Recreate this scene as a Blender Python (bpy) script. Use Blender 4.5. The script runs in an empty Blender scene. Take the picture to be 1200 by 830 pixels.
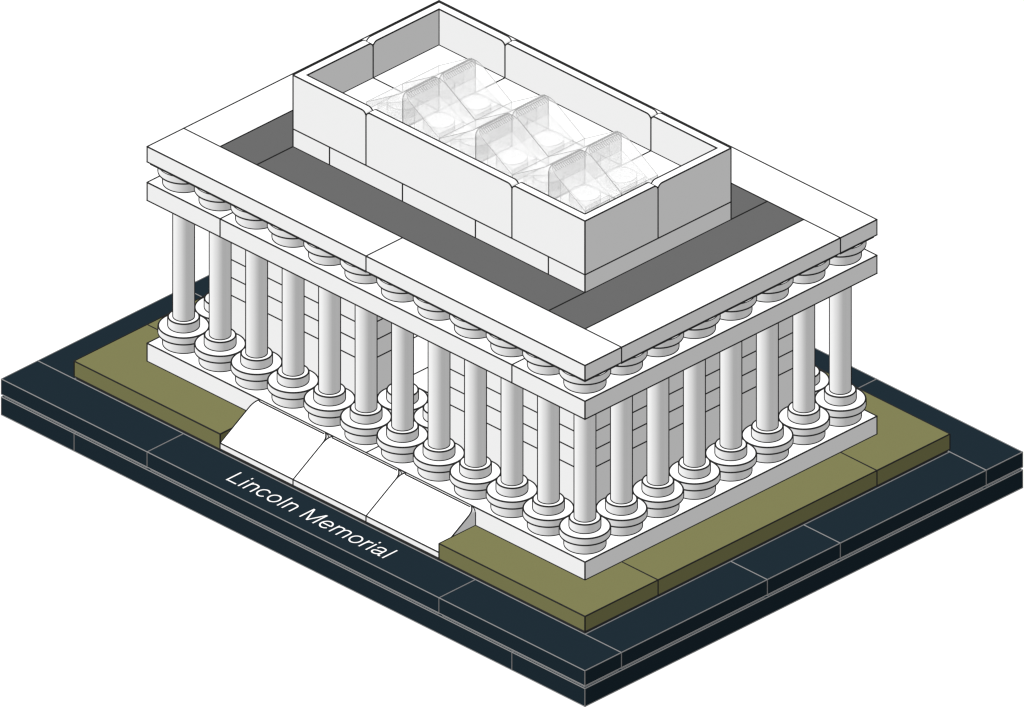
# Interlocking-brick display model of a columned memorial, on a plain white ground.
# 1 Blender unit = one 8 mm stud.  X runs away to the right, Y away to the left.
import bpy, math
from mathutils import Vector

D = bpy.data
S = bpy.context.scene
COL = S.collection
S.unit_settings.scale_length = 0.008
R2 = math.sqrt(0.5)

# ------------------------------------------------------------------ materials
def mat(name, rgb, alpha=1.0, rough=0.9, mottle=0.0):
    m = D.materials.new(name); m.use_nodes = True
    nt = m.node_tree; b = nt.nodes['Principled BSDF']
    b.inputs['Roughness'].default_value = rough
    b.inputs['Specular IOR Level'].default_value = 0.0
    b.inputs['Alpha'].default_value = alpha
    b.inputs['Base Color'].default_value = (*rgb, 1)
    if mottle:
        tc = nt.nodes.new('ShaderNodeTexCoord'); n = nt.nodes.new('ShaderNodeTexNoise')
        n.inputs['Scale'].default_value = 1.7; n.inputs['Detail'].default_value = 2
        r = nt.nodes.new('ShaderNodeMapRange')
        r.inputs['To Min'].default_value = 1 - mottle; r.inputs['To Max'].default_value = 1 + mottle
        v = nt.nodes.new('ShaderNodeVectorMath'); v.operation = 'SCALE'
        v.inputs[0].default_value = rgb
        nt.links.new(tc.outputs['Object'], n.inputs['Vector'])
        nt.links.new(n.outputs['Fac'], r.inputs['Value'])
        nt.links.new(r.outputs['Result'], v.inputs['Scale'])
        nt.links.new(v.outputs['Vector'], b.inputs['Base Color'])
    return m

WHITE = mat('white_plastic', (.85, .85, .85), mottle=.004)
NAVY = mat('navy_plastic', (.0106, .0205, .0290), mottle=.01)
OLIVE = mat('olive_plastic', (.168, .166, .0690), mottle=.01)
DARK = mat('dark_grey_plastic', (.113, .113, .113), mottle=.01)
INK = mat('dark_edge', (.021, .021, .021))
PALE = mat('grey_edge', (.205, .207, .210))
CLEAR = mat('clear_plastic', (.78, .78, .78), alpha=.33)
CLEARINK = mat('clear_edge', (.34, .34, .34), alpha=.55)
STUD = mat('stud_plastic', (.80, .80, .80), alpha=.35)
SOFTINK = mat('soft_edge', (.3, .3, .3), alpha=.6)
PRINT = mat('white_print', (.85, .85, .85))
SHEET = mat('white_sheet', (.86, .86, .86), mottle=.003)

LW = 0.0162      # radius of the drawn edge line

# ------------------------------------------------------------------ mesh kit
class MB:
    def __init__(self, k=1.0): self.k = k; self.v = []; self.f = []; self.m = []; self.s = []
    def add(self, vs, fs, mi=0, smooth=False):
        o = len(self.v); self.v += [tuple(p) for p in vs]
        for f in fs:
            self.f.append([o + i for i in f]); self.m.append(mi); self.s.append(smooth)
    def line(self, pts, r=LW, mi=1, closed=False, n=6, ext=True):
        r *= self.k
        pts = [Vector(p) for p in pts]
        N = len(pts); rings = []
        for i, p in enumerate(pts):
            if closed: t = (pts[(i+1) % N] - pts[i-1])
            elif i == 0: t = pts[1] - p
            elif i == N-1: t = p - pts[-2]
            else: t = (pts[i+1] - p).normalized() + (p - pts[i-1]).normalized()
            t.normalize()
            up = Vector((0, 0, 1)) if abs(t.z) < .95 else Vector((1, 0, 0))
            a = t.cross(up).normalized(); b = t.cross(a)
            c = p
            if ext and not closed:
                if i == 0: c = p - t * r * .7
                elif i == N-1: c = p + t * r * .7
            rings.append([c + a * r * math.cos(k * 2 * math.pi / n) + b * r * math.sin(k * 2 * math.pi / n) for k in range(n)])
        vs = [q for rg in rings for q in rg]; fs = []
        for i in range(N if closed else N-1):
            j = (i + 1) % N
            for k in range(n):
                l = (k + 1) % n
                fs.append((i*n+k, i*n+l, j*n+l, j*n+k))
        if not closed:
            fs.append(tuple(range(n))); fs.append(tuple((N-1)*n + k for k in reversed(range(n))))
        self.add(vs, fs, mi)
    def box(self, x0, x1, y0, y1, z0, z1, mi=0, lines='all', lm=1, r=LW):
        vs = [(x, y, z) for z in (z0, z1) for y in (y0, y1) for x in (x0, x1)]
        self.add(vs, [(0,2,3,1), (4,5,7,6), (0,1,5,4), (2,6,7,3), (0,4,6,2), (1,3,7,5)], mi)
        E = {'bot': [(0,1),(1,3),(3,2),(2,0)], 'top': [(4,5),(5,7),(7,6),(6,4)], 'vert': [(0,4),(1,5),(2,6),(3,7)]}
        use = ('bot', 'top', 'vert') if lines == 'all' else lines
        for k in use or ():
            for a, b in E[k]: self.line([vs[a], vs[b]], r=r, mi=lm)
    def tile(self, x0, x1, y0, y1, z0, lm=1, groove=.062, inset=.045, h=.4):
        self.box(x0, x1, y0, y1, z0 + groove, z0 + h, lm=lm)
        self.box(x0 + inset, x1 - inset, y0 + inset, y1 - inset, z0 + .001, z0 + groove + .002, lines=('bot',), lm=lm, r=LW*.6)
    def cyl(self, x, y, r, z0, z1, mi=0, n=64, lines=('bot', 'top'), rods=True, lm=1, lr=LW*1.05):
        c = [(x + r*math.cos(2*math.pi*k/n), y + r*math.sin(2*math.pi*k/n)) for k in range(n)]
        vs = [(a, b, z0) for a, b in c] + [(a, b, z1) for a, b in c]
        self.add(vs, [(k, (k+1) % n, n + (k+1) % n, n + k) for k in range(n)], mi, True)
        self.add([(a, b, z1) for a, b in c], [tuple(range(n))], mi)
        self.add([(a, b, z0) for a, b in c], [tuple(reversed(range(n)))], mi)
        for k in lines:
            self.line([(a, b, z0 if k == 'bot' else z1) for a, b in c], closed=True, n=6, mi=lm, r=lr)
        if rods:   # drawn outline rods, added where the camera sees each round piece's silhouette
            for s in (-1, 1):
                px, py = x + s*r*R2, y - s*r*R2
                self.line([(px, py, z0), (px, py, z1)], mi=lm, r=lr*1.2, ext=False)
    def build(self, name, mats, parent=None, label=None):
        me = D.meshes.new(name); me.from_pydata(self.v, [], self.f)
        for m in mats: me.materials.append(m)
        me.polygons.foreach_set('material_index', self.m)
        me.polygons.foreach_set('use_smooth', self.s)
        me.update()
        o = D.objects.new(name, me); COL.objects.link(o)
        if parent is not None: o.parent = parent
        if label: o['label'] = label
        return o

root = D.objects.new('memorial_model', None); COL.objects.link(root)
root.location = (0, 0, 0)
root['label'] = 'white toy brick model of a columned memorial on a dark navy base with lettering'
root['category'] = 'toy building'

W = [WHITE, INK]; N = [NAVY, PALE]; O = [OLIVE, INK]; G = [DARK, INK]

# ------------------------------------------------------------------ base
LET = None
for y0, y1 in ((0, 2), (2, 14), (14, 16)):                       # lower layer
    b = MB(.66); b.box(0, 12, y0, y1, 0, .4); b.build('base_plate', N, root)
def border(x0, x1, y0, y1):
    b = MB(.66); b.tile(x0, x1, y0, y1, .4); return b.build('border_tile', N, root)
border(0, 1, 0, 4)
LET = border(0, 1, 4, 12); LET['label'] = 'long navy tile printed with white lettering'
border(0, 1, 12, 16)
for x0, x1 in ((1, 5), (5, 7), (7, 11)): border(x0, x1, 0, 1)
for y0, y1 in ((0, 4), (4, 12), (12, 16)): border(11, 12, y0, y1)
for x0, x1 in ((1, 5), (5, 11)): border(x0, x1, 15, 16)
b = MB(); b.box(1.002, 10.998, 1.002, 14.998, .402, .796, lines=()); b.build('base_core', N, root)

# raised lettering print
def ell(cx, cy, rx, ry, a0, a1, n=22):
    return [(cx + rx*math.cos(math.radians(a0 + (a1-a0)*k/n)), cy + ry*math.sin(math.radians(a0 + (a1-a0)*k/n))) for k in range(n+1)]
def smooth(p, n=6):          # Catmull-Rom through the points
    q = [p[0]] + p + [p[-1]]; out = []
    for a, b, c, d in zip(q, q[1:], q[2:], q[3:]):
        for k in range(n):
            t = k / n
            out.append(tuple(.5*(2*b[i] + (c[i]-a[i])*t + (2*a[i]-5*b[i]+4*c[i]-d[i])*t*t + (3*b[i]-a[i]-3*c[i]+d[i])*t**3) for i in (0, 1)))
    return out + [p[-1]]
def arch(x0, x1): return smooth([(x0, 300), (x0+22, 415), (x0+90, 482), (x0*.45+x1*.55, 496), (x1-45, 470), (x1-6, 400), (x1, 320)]) + [(x1, 0)]
GLYPH = {
 'L': (556, [[(112, 718), (112, 0)], [(150, 36), (530, 36)]]),
 'i': (222, [[(111, 0), (111, 523)], [(111, 628), (111, 718)]]),
 'l': (222, [[(111, 0), (111, 718)]]),
 'n': (556, [[(108, 0), (108, 523)], arch(108, 446)]),
 'm': (833, [[(106, 0), (106, 523)], arch(106, 416), arch(416, 726)]),
 'c': (500, [ell(262, 262, 200, 236, 38, 322)]),
 'o': (556, [ell(278, 262, 207, 236, 0, 360, 30)]),
 'e': (556, [[(90, 268), (482, 268)], ell(282, 262, 206, 236, 2, 322)]),
 'M': (833, [[(112, 0), (112, 718)], [(720, 0), (720, 718)], [(132, 700), (416, 12)], [(700, 700), (416, 12)]]),
 'r': (333, [[(112, 0), (112, 523)], smooth([(112, 300), (136, 400), (200, 470), (325, 486)])]),
 'a': (556, [smooth([(88, 360), (110, 440), (180, 490), (280, 498), (375, 476), (410, 410)]) + [(412, 90), (440, 36), (515, 34)],
             smooth([(412, 300), (320, 270), (180, 246), (98, 205), (78, 140), (102, 68), (185, 30), (280, 42), (360, 90), (412, 160)])]),
 ' ': (278, [])}
b = MB(); pen = 0; EX, EY, HW = .000571, .000583, 29; TX, TY = .312, 10.209; lift = 0
for chx in 'Lincoln Memorial':
    adv, strokes = GLYPH[chx]
    for st in strokes:
        p = [Vector((x, y)) for x, y in st]; top = []; n = len(p)
        for i, q in enumerate(p):
            d0 = (q - p[i-1]).normalized() if i else (p[1] - q).normalized()
            d1 = (p[i+1] - q).normalized() if i < n-1 else d0
            t = (d0 + d1).normalized(); k = HW / max(.5, t.dot(d0))
            top += [q + Vector((-t.y, t.x))*k, q - Vector((-t.y, t.x))*k]
        z = .8045 + .0004*(lift % 4); lift += 1
        vs = [(TX + q.y*EX, TY - (pen + q.x)*EY, z) for q in top]
        b.add(vs, [(2*i, 2*i+1, 2*i+3, 2*i+2) for i in range(n-1)])
    pen += adv
b.build('lettering', [PRINT], LET, 'white printed words Lincoln Memorial')

# ------------------------------------------------------------------ lawn
def lawn(boxes, lines):
    """one olive tile made of touching boxes; its outline is drawn once"""
    b = MB(); z0, z1, g, i = .8, 1.2, .062, .045
    for x0, x1, y0, y1 in boxes:
        b.box(x0, x1, y0, y1, z0 + g, z1, lines=())
    for pts in lines:
        p = [(x, y) for x, y in pts]
        for z in (z0 + g, z1): b.line([(x, y, z) for x, y in p + [p[0]]], ext=False)
        for x, y in p: b.line([(x, y, z0 + g), (x, y, z1)], ext=False)
    for x0, x1, y0, y1 in boxes:
        b.box(x0 + i, x1 - i, y0 + i, y1 - i, z0 + .001, z0 + g + .002, lines=('bot',))
    return b.build('lawn_tile', O, root)
lawn([(1, 2, 1, 5), (2, 3, 1, 2)], [[(1, 1), (3, 1), (3, 2), (2, 2), (2, 5), (1, 5)]])
for x0, x1, y0, y1 in ((3, 9, 1, 2), (9, 11, 1, 2), (10, 11, 2, 14), (1, 2, 11, 15)):
    if (x0, y0) == (9, 1): lawn([(9, 11, 1, 2), (10, 11, 2, 9)], [[(9, 1), (11, 1), (11, 9), (10, 9), (10, 2), (9, 2)]])
    elif (x0, y0) == (10, 2): lawn([(10, 11, 9, 15)], [[(10, 9), (11, 9), (11, 15), (10, 15)]])
    elif (x0, y0) == (1, 11): lawn([(1, 2, 11, 15), (2, 3, 14, 15)], [[(1, 11), (2, 11), (2, 14), (3, 14), (3, 15), (1, 15)]])
    else: lawn([(x0, x1, y0, y1)], [[(x0, y0), (x1, y0), (x1, y1), (x0, y1)]])
lawn([(3, 10, 14, 15)], [[(3, 14), (10, 14), (10, 15), (3, 15)]])

# ------------------------------------------------------------------ sloped pieces
PROF = [(0, .2), (.925, .752), (.955, .778), (.985, .795), (1.0, .8)]       # across, up
def prof_z(t):
    for (a, za), (c, zc) in zip(PROF, PROF[1:]):
        if t <= c: return za + (zc - za) * (t - a) / (c - a)
    return .8
def slope(b, P, length, lm=1, lr=LW, inner=False, hatch=False, mi=0, g=.07):
    """P maps (across 0..1, along 0..length, up) to a point"""
    R = .13
    ds = [R * (1 - math.cos(a * math.pi / 16)) for a in range(9)]
    cap = lambda d: .8 if d >= R else .8 - R + math.sqrt(max(0, R*R - (R-d)**2))
    secs = [(d, cap(d)) for d in ds] + [(length - d, cap(d)) for d in reversed(ds)]
    ts = [0, .3, .6, .7, .75, .8, .84, .88, .91, .925, .955, .985, 1.0]
    rows = []
    for s, c in secs:
        rows.append([(t, s, min(prof_z(t), c)) for t in ts])
    n = len(ts)
    vs = [P(*q) for r in rows for q in r]
    b.add(vs, [(i*n+k, i*n+k+1, (i+1)*n+k+1, (i+1)*n+k) for i in range(len(rows)-1) for k in range(n-1)], mi, False)
    for s, c in (secs[0], secs[-1]):                                         # ends
        q = [P(t, s, min(prof_z(t), c)) for t in ts] + [P(1, s, g), P(0, s, g)]
        b.add(q, [tuple(range(len(q)))], mi)
    q = [P(1, s, c) for s, c in secs] + [P(1, length, g), P(1, 0, g)]
    b.add(q, [tuple(range(len(q)))], mi)                                     # back
    b.add([P(0, 0, g), P(0, length, g), P(0, length, .2), P(0, 0, .2)], [(0, 1, 2, 3)], mi)
    b.add([P(0, 0, g), P(1, 0, g), P(1, length, g), P(0, length, g)], [(0, 1, 2, 3)], mi)
    L = lambda pts: b.line(pts, mi=lm, r=lr, ext=False)
    def tx(z):                                                               # where the incline reaches height z
        for (a, za), (c, zc) in zip(PROF, PROF[1:]):
            if z <= zc: return a + (c - a) * (z - za) / (zc - za)
        return 1.0
    for side in (0, 1):
        f = (lambda d: d) if side == 0 else (lambda d: length - d)
        L([P(0, f(0), .2)] + [P(tx(cap(d)), f(d), cap(d)) for d in ds])
        L([P(1, f(0), g)] + [P(1, f(d), cap(d)) for d in ds])
        L([P(0, f(0), g), P(0, f(0), .2)])
        L([P(0, f(0), g), P(1, f(0), g)])
    L([P(0, 0, .2), P(0, length, .2)]); L([P(0, 0, g), P(0, length, g)])
    L([P(1, R, .8), P(1, length - R, .8)])
    L([P(.962, R*.85, .784), P(.962, length - R*.85, .784)])
    L([P(1, 0, g), P(1, length, g)])
    if hatch:
        k = 17
        for i in range(k):
            s = R*.6 + (length - 1.2*R) * i / (k-1)
            b.line([P(.87, s, .722), P(.93, s, .757), P(.985, s, .797)], mi=3, r=.0075, ext=False)

for y0 in (5, 7, 9):
    b = MB()
    slope(b, lambda t, s, z: (1 + t, y0 + s, .8 + z), 2)
    b.box(1.045, 1.99, y0 + .045, y0 + 1.955, .801, .872, lines=('bot',))
    b.build('entrance_step', W, root)

# ------------------------------------------------------------------ podium
b = MB(); b.box(2.004, 9.996, 2.004, 13.996, .8, 1.198, lines=()); b.build('podium_core', W, root)
for y0, y1 in ((2, 8), (8, 14)):
    b = MB(); b.box(2, 10, y0, y1, 1.2, 1.6); b.build('podium_plate', W, root)

# ------------------------------------------------------------------ inner hall
def wall(x0, x1, y0, y1):
    b = MB(); b.box(x0, x1, y0, y1, 1.6, 4.8)
    for z in (2.8, 3.2, 3.6, 4.0, 4.4):
        b.line([(x0, y0, z), (x1, y0, z), (x1, y1, z), (x0, y1, z), (x0, y0, z)], ext=False)
    return b.build('hall_wall', W, root)
wall(3, 4, 3, 7); wall(3, 4, 9, 13); wall(8, 9, 3, 13)
def wall2(x0, x1, y0, y1):   # end walls between the long ones: only the course lines on their open faces
    b = MB(); b.box(x0, x1, y0, y1, 1.6, 4.8, lines=('bot', 'top'))
    for z in (2.8, 3.2, 3.6, 4.0, 4.4):
        for y in (y0, y1): b.line([(x0, y, z), (x1, y, z)], ext=False)
    return b.build('hall_wall', W, root)
wall2(4, 8, 3, 4); wall2(4, 8, 12, 13)
b = MB()
for y0, y1 in ((4, 9), (9, 10), (10, 12)): b.box(4.002, 7.998, y0, y1, 1.602, 2.0)
b.build('hall_floor', W, root)

# ------------------------------------------------------------------ columns
def round_plate(b, x, y, z, stud=True):
    b.cyl(x, y, .402, z, z + .252, lines=('bot',))
    b.cyl(x, y, .4915, z + .25, z + .4, lines=('bot', 'top') if stud else ('bot',))
    if not stud: b.cyl(x, y, .489, z + .3995, z + .4, lines=('top',), rods=False, lr=LW*.55)
    if stud: b.cyl(x, y, .302, z + .4, z + .6)
def make_column():
    s = MB(); s.cyl(0, 0, .2035, .6, 3.2)
    c = s.build('column', W, root)
    k = MB(); round_plate(k, 0, 0, 0); k.build('column_base', W, c)
    t = MB(); round_plate(t, 0, 0, 3.6, False)
    t.build('column_capital', W, c)
    return c
proto = make_column(); kids = list(proto.children)
spots = [(2.5, y + .5) for y in range(2, 14)] + [(9.5, y + .5) for y in range(2, 14)] \
      + [(x + .5, 2.5) for x in range(3, 9)] + [(x + .5, 13.5) for x in range(3, 9)]
proto.location = (*spots[0], 1.6)
for p in spots[1:]:
    c = proto.copy(); COL.objects.link(c); c.parent = root; c.location = (*p, 1.6)
    for k in kids:
        q = k.copy(); COL.objects.link(q); q.parent = c
for p in ((3.5, 7.5), (3.5, 8.5)):                       # the pair that stands in the doorway
    c = proto.copy(); COL.objects.link(c); c.parent = root; c.location = (*p, 1.6)
    q = kids[0].copy(); COL.objects.link(q); q.parent = c

# ------------------------------------------------------------------ entablature
for y0, y1 in ((2, 4), (4, 12), (12, 14)):
    b = MB(); b.box(2, 10, y0, y1, 4.8, 5.2); b.build('lintel_plate', W, root)
b = MB(); b.box(3.02, 8.98, 3.02, 12.98, 5.2, 5.6, lines=()); b.build('roof_core', W, root)
for x0, x1, y0, y1 in ((2, 3, 2, 8), (2, 3, 8, 14), (3, 9, 2, 3), (9, 10, 2, 8.0), (9, 10, 8, 14), (3, 9, 13, 14)):
    b = MB(); b.tile(x0, x1, y0, y1, 5.6)
    if x0 == 9:                                          # the far run shows no joint: keep it one tile
        if y0 == 8: continue
        b = MB(); b.tile(9, 10, 2, 14, 5.6)
    b.build('cornice_tile', W, root)
for x0, x1, y0, y1 in ((3, 9, 3, 4), (3, 4, 4, 12), (8, 9, 4, 12), (3, 9, 12, 13)):
    b = MB(); b.tile(x0, x1, y0, y1, 5.6, groove=.05, inset=.03); b.build('roof_tile', G, root)

# ------------------------------------------------------------------ attic
b = MB()
b.box(4, 8, 4, 12, 6.0, 6.4)
for y in (5, 7, 9, 11):
    b.line([(4, y, 6.0), (4, y, 6.4)]); b.line([(8, y, 6.0), (8, y, 6.4)])
b.build('attic_course', W, root)
T = .19
def panel_wall(b, A, u0, u1, r0, r1, t0, t1, z0=6.4, z1=7.6, R=.115, skip=()):
    """upright wall running along u (A maps u,t,z to a point); r0/r1: rounded top corner at that end"""
    K = 8; prof = []
    if r0: prof += [(u0 + R - R*math.cos(a*math.pi/2/K), z1 - R + R*math.sin(a*math.pi/2/K)) for a in range(K+1)]
    else: prof += [(u0, z1)]
    if r1: prof += [(u1 - R + R*math.sin(a*math.pi/2/K), z1 - R + R*math.cos(a*math.pi/2/K)) for a in range(K+1)]
    else: prof += [(u1, z1)]
    poly = [(u0, z0)] + prof + [(u1, z0)]
    n = len(poly)
    for t in (t0, t1): b.add([A(u, t, z) for u, z in poly], [tuple(range(n))])
    b.add([A(u, t0, z) for u, z in poly] + [A(u, t1, z) for u, z in poly], [(k, k+1, n+k+1, n+k) for k in range(n-1)])
    if r1:
        a = math.radians(39)
        b.line([A(u1 - R + R*math.sin(a), t, z1 - R + R*math.cos(a)) for t in (t0, t1)], r=LW*.9, ext=False)
    return prof
AY = lambda u, t, z: (t, u, z)      # wall along Y
AX = lambda u, t, z: (u, t, z)      # wall along X
def end_lines(b, A, u, ts, z0, zt):
    for t in ts: b.line([A(u, t, z0), A(u, t, zt)], ext=False)
    b.line([A(u, ts[0], zt), A(u, ts[1], zt)], ext=False)
Z0, Z1, FZ, R = 6.4, 7.6, 6.8, .115
def straight(A, t0, t1, u0, u1, floor_box):
    b = MB(); p = panel_wall(b, A, u0, u1, True, True, t0, t1)
    for t in (t0, t1):
        b.line([A(u, t, z) for u, z in [(u0, Z0)] + p + [(u1, Z0), (u0, Z0)]], ext=False)
    for u in (u0, u1): b.line([A(u, t0, Z1 - R), A(u, t1, Z1 - R)], ext=False)
    b.box(*floor_box, Z0 + .002, FZ, lines=('top',))
    b.build('parapet_panel', W, root)
straight(AY, 4, 4 + T, 6, 10, (4 + T, 5, 6, 10))
straight(AY, 8 - T, 8, 6, 10, (7, 8 - T, 6, 10))
def corner(cx, cy, sx, sy):
    """L-shaped corner panel, outer corner at cx,cy, arms 2 long toward sx,sy"""
    b = MB()
    # arm along Y (full length), arm along X (starts behind it)
    ya, yb = cy, cy + 2*sy; xa, xb = cx + sx*T, cx + 2*sx
    ti, to_ = cx, cx + sx*T
    pY = panel_wall(b, AY, min(ya, yb), max(ya, yb), sy < 0, sy > 0, min(ti, to_), max(ti, to_))
    tj, tk = cy, cy + sy*T
    pX = panel_wall(b, AX, min(xa, xb), max(xa, xb), sx < 0, sx > 0, min(tj, tk), max(tj, tk))
    # outline: arms' top edges, corner verticals, bottoms
    def top(p, end, stop):      # points from the far (rounded) end toward the corner, trimmed at stop
        q = list(p) if abs(p[0][0] - end) < 1e-6 or abs(p[0][0] - end) < R + 1e-6 and p[0][1] < Z1 else list(reversed(p))
        q = q[:-1] + [(stop, Z1)]
        return q
    for t, st in ((cx, cy), (cx + sx*T, cy + sy*T)):
        q = top(pY, yb, st)
        b.line([AY(yb, t, Z0)] + [AY(u, t, z) for u, z in q], ext=False)
    for t, st in ((cy, cx), (cy + sy*T, cx + sx*T)):
        q = top(pX, xb, st)
        b.line([AX(xb, t, Z0)] + [AX(u, t, z) for u, z in q], ext=False)
    b.line([AY(yb, cx, Z1-R), AY(yb, cx + sx*T, Z1-R)], ext=False)
    b.line([AX(xb, cy, Z1-R), AX(xb, cy + sy*T, Z1-R)], ext=False)
    b.line([(cx, cy, Z0), (cx, cy, Z1)]); b.line([(cx + sx*T, cy + sy*T, FZ), (cx + sx*T, cy + sy*T, Z1)])
    b.line([(cx, cy, Z0), (cx, yb, Z0)]); b.line([(cx, cy, Z0), (xb, cy, Z0)])
    fx = sorted((cx + sx*T, xb)); fy = sorted((cy + sy*T, yb))
    b.box(fx[0], fx[1], fy[0], fy[1], Z0 + .002, FZ, lines=('top',))
    b.build('parapet_corner', W, root)
for cx, cy, sx, sy in ((4, 4, 1, 1), (8, 4, -1, 1), (4, 12, 1, -1), (8, 12, -1, -1)): corner(cx, cy, sx, sy)
b = MB(); b.box(5, 7, 6, 10, Z0 + .002, FZ, lines=())
b.build('attic_floor', W, root)
b = MB(); b.cyl(0, 0, .3, 0, .2, lm=1, lr=.0065)
st = b.build('floor_stud', [STUD, SOFTINK], root)
for x in (5.5, 6.5):
    for y in range(5, 11):
        q = st if (x, y) == (5.5, 5) else st.copy()
        if q is not st: COL.objects.link(q); q.parent = root
        q.location = (x, y + .5, FZ)

# ------------------------------------------------------------------ clear skylights
def skylight(x0, yr, d):
    """one-stud clear slope: ridge at y=yr, falling toward d"""
    b = MB()
    P = lambda t, s, z: (x0 + .006 + s*.988, yr + d*(.008 + .992*(1 - t)), 6.8 + z)
    slope(b, P, 1, lm=1, lr=.0072, hatch=True, g=.02)
    # hollow inside: inner back wall, side walls and underside of the incline
    I = lambda t, s, z: P(.16 + .68*t, .16 + .68*s, z)
    z0, zt = .03, .48
    v = [I(0,0,z0), I(0,1,z0), I(1,1,z0), I(1,0,z0), I(0,0,.17), I(0,1,.17), I(1,1,zt), I(1,0,zt)]
    b.add(v, [(4,5,6,7), (0,4,7,3), (1,2,6,5), (0,1,5,4)], 2)
    for p in ((4,5),(5,6),(6,7),(7,4),(3,7),(2,6),(0,4),(1,5)): b.line([v[p[0]], v[p[1]]], r=.0048, mi=1, ext=False)
    return b
src = {}
for d in (-1, 1):
    src[d] = skylight(0, 0, d).build('skylight_slope', [CLEAR, CLEARINK, CLEAR, CLEARINK], root)
    first = True
    for x0 in (5, 6):
        for yr in (6, 8, 10):
            o = src[d]
            if not first:
                o = o.copy(); COL.objects.link(o); o.parent = root
            first = False
            o.location = (x0, yr, 0)

# ------------------------------------------------------------------ ground
b = MB(); g = 400
b.add([(-g, -g, -.012), (g, -g, -.012), (g, g, -.012), (-g, g, -.012)], [(0, 1, 2, 3)])
gr = b.build('ground', [SHEET]); gr['kind'] = 'structure'
gr['label'] = 'plain bright white surface under the model'

# ------------------------------------------------------------------ light: shadowless key sun and a ring of fill suns
def sun(name, to, strength, angle=0.5):
    l = D.lights.new(name, 'SUN'); l.energy = strength; l.angle = math.radians(angle)
    l.use_shadow = False
    o = D.objects.new(name, l); COL.objects.link(o)
    o.rotation_euler = Vector(to).to_track_quat('Z', 'Y').to_euler(); o.location = Vector(to).normalized() * 30
    return o
kh, kv = .609, 1.376
az = math.radians(75)
hx, hy = (-math.cos(az) - math.sin(az)) * R2, (-math.cos(az) + math.sin(az)) * R2
sun('key_lamp', (hx*kh, hy*kh, kv), math.pi * math.hypot(kh, kv))
NF = 12
for k in range(NF):  # added level suns standing in for even ambient light
    a = 2*math.pi*k/NF + math.radians(15)
    sun('ambient_fill', (math.cos(a), math.sin(a), 0), math.pi * .479 / 3.82)
w = D.worlds.new('World'); S.world = w; w.use_nodes = True
w.node_tree.nodes['Background'].inputs['Color'].default_value = (1, 1, 1, 1)
w.node_tree.nodes['Background'].inputs['Strength'].default_value = 0.0

# ------------------------------------------------------------------ camera
PX = 60.4577                                   # photo pixels per stud
cd = D.cameras.new('camera'); cd.type = 'ORTHO'; cd.ortho_scale = 1200 / PX
cam = D.objects.new('camera', cd); COL.objects.link(cam); S.camera = cam
sx, sy = 600, 415.3
dxy = (sx - 685.5) / 42.75; sm = (828.5 - sy) / 21.375
tgt = Vector(((sm + dxy) / 2, (sm - dxy) / 2, 0))
view = Vector((math.cos(math.radians(30)) * R2, math.cos(math.radians(30)) * R2, -.5))
cam.location = tgt - view * 60
cam.rotation_euler = view.to_track_quat('-Z', 'Y').to_euler()
cd.clip_end = 1500; cd.clip_start = .1

# ------------------------------------------------------------------ render
S.render.engine = 'CYCLES'
S.cycles.diffuse_bounces = 0; S.cycles.glossy_bounces = 1; S.cycles.transparent_max_bounces = 48
S.cycles.use_denoising = True; S.cycles.denoiser = 'OPENIMAGEDENOISE'; S.cycles.denoising_input_passes = 'RGB_ALBEDO_NORMAL'
S.cycles.pixel_filter_type = 'BLACKMAN_HARRIS'; S.cycles.filter_width = 1.3
S.view_settings.view_transform = 'Standard'; S.view_settings.look = 'None'
S.view_settings.exposure = 0; S.view_settings.gamma = 1
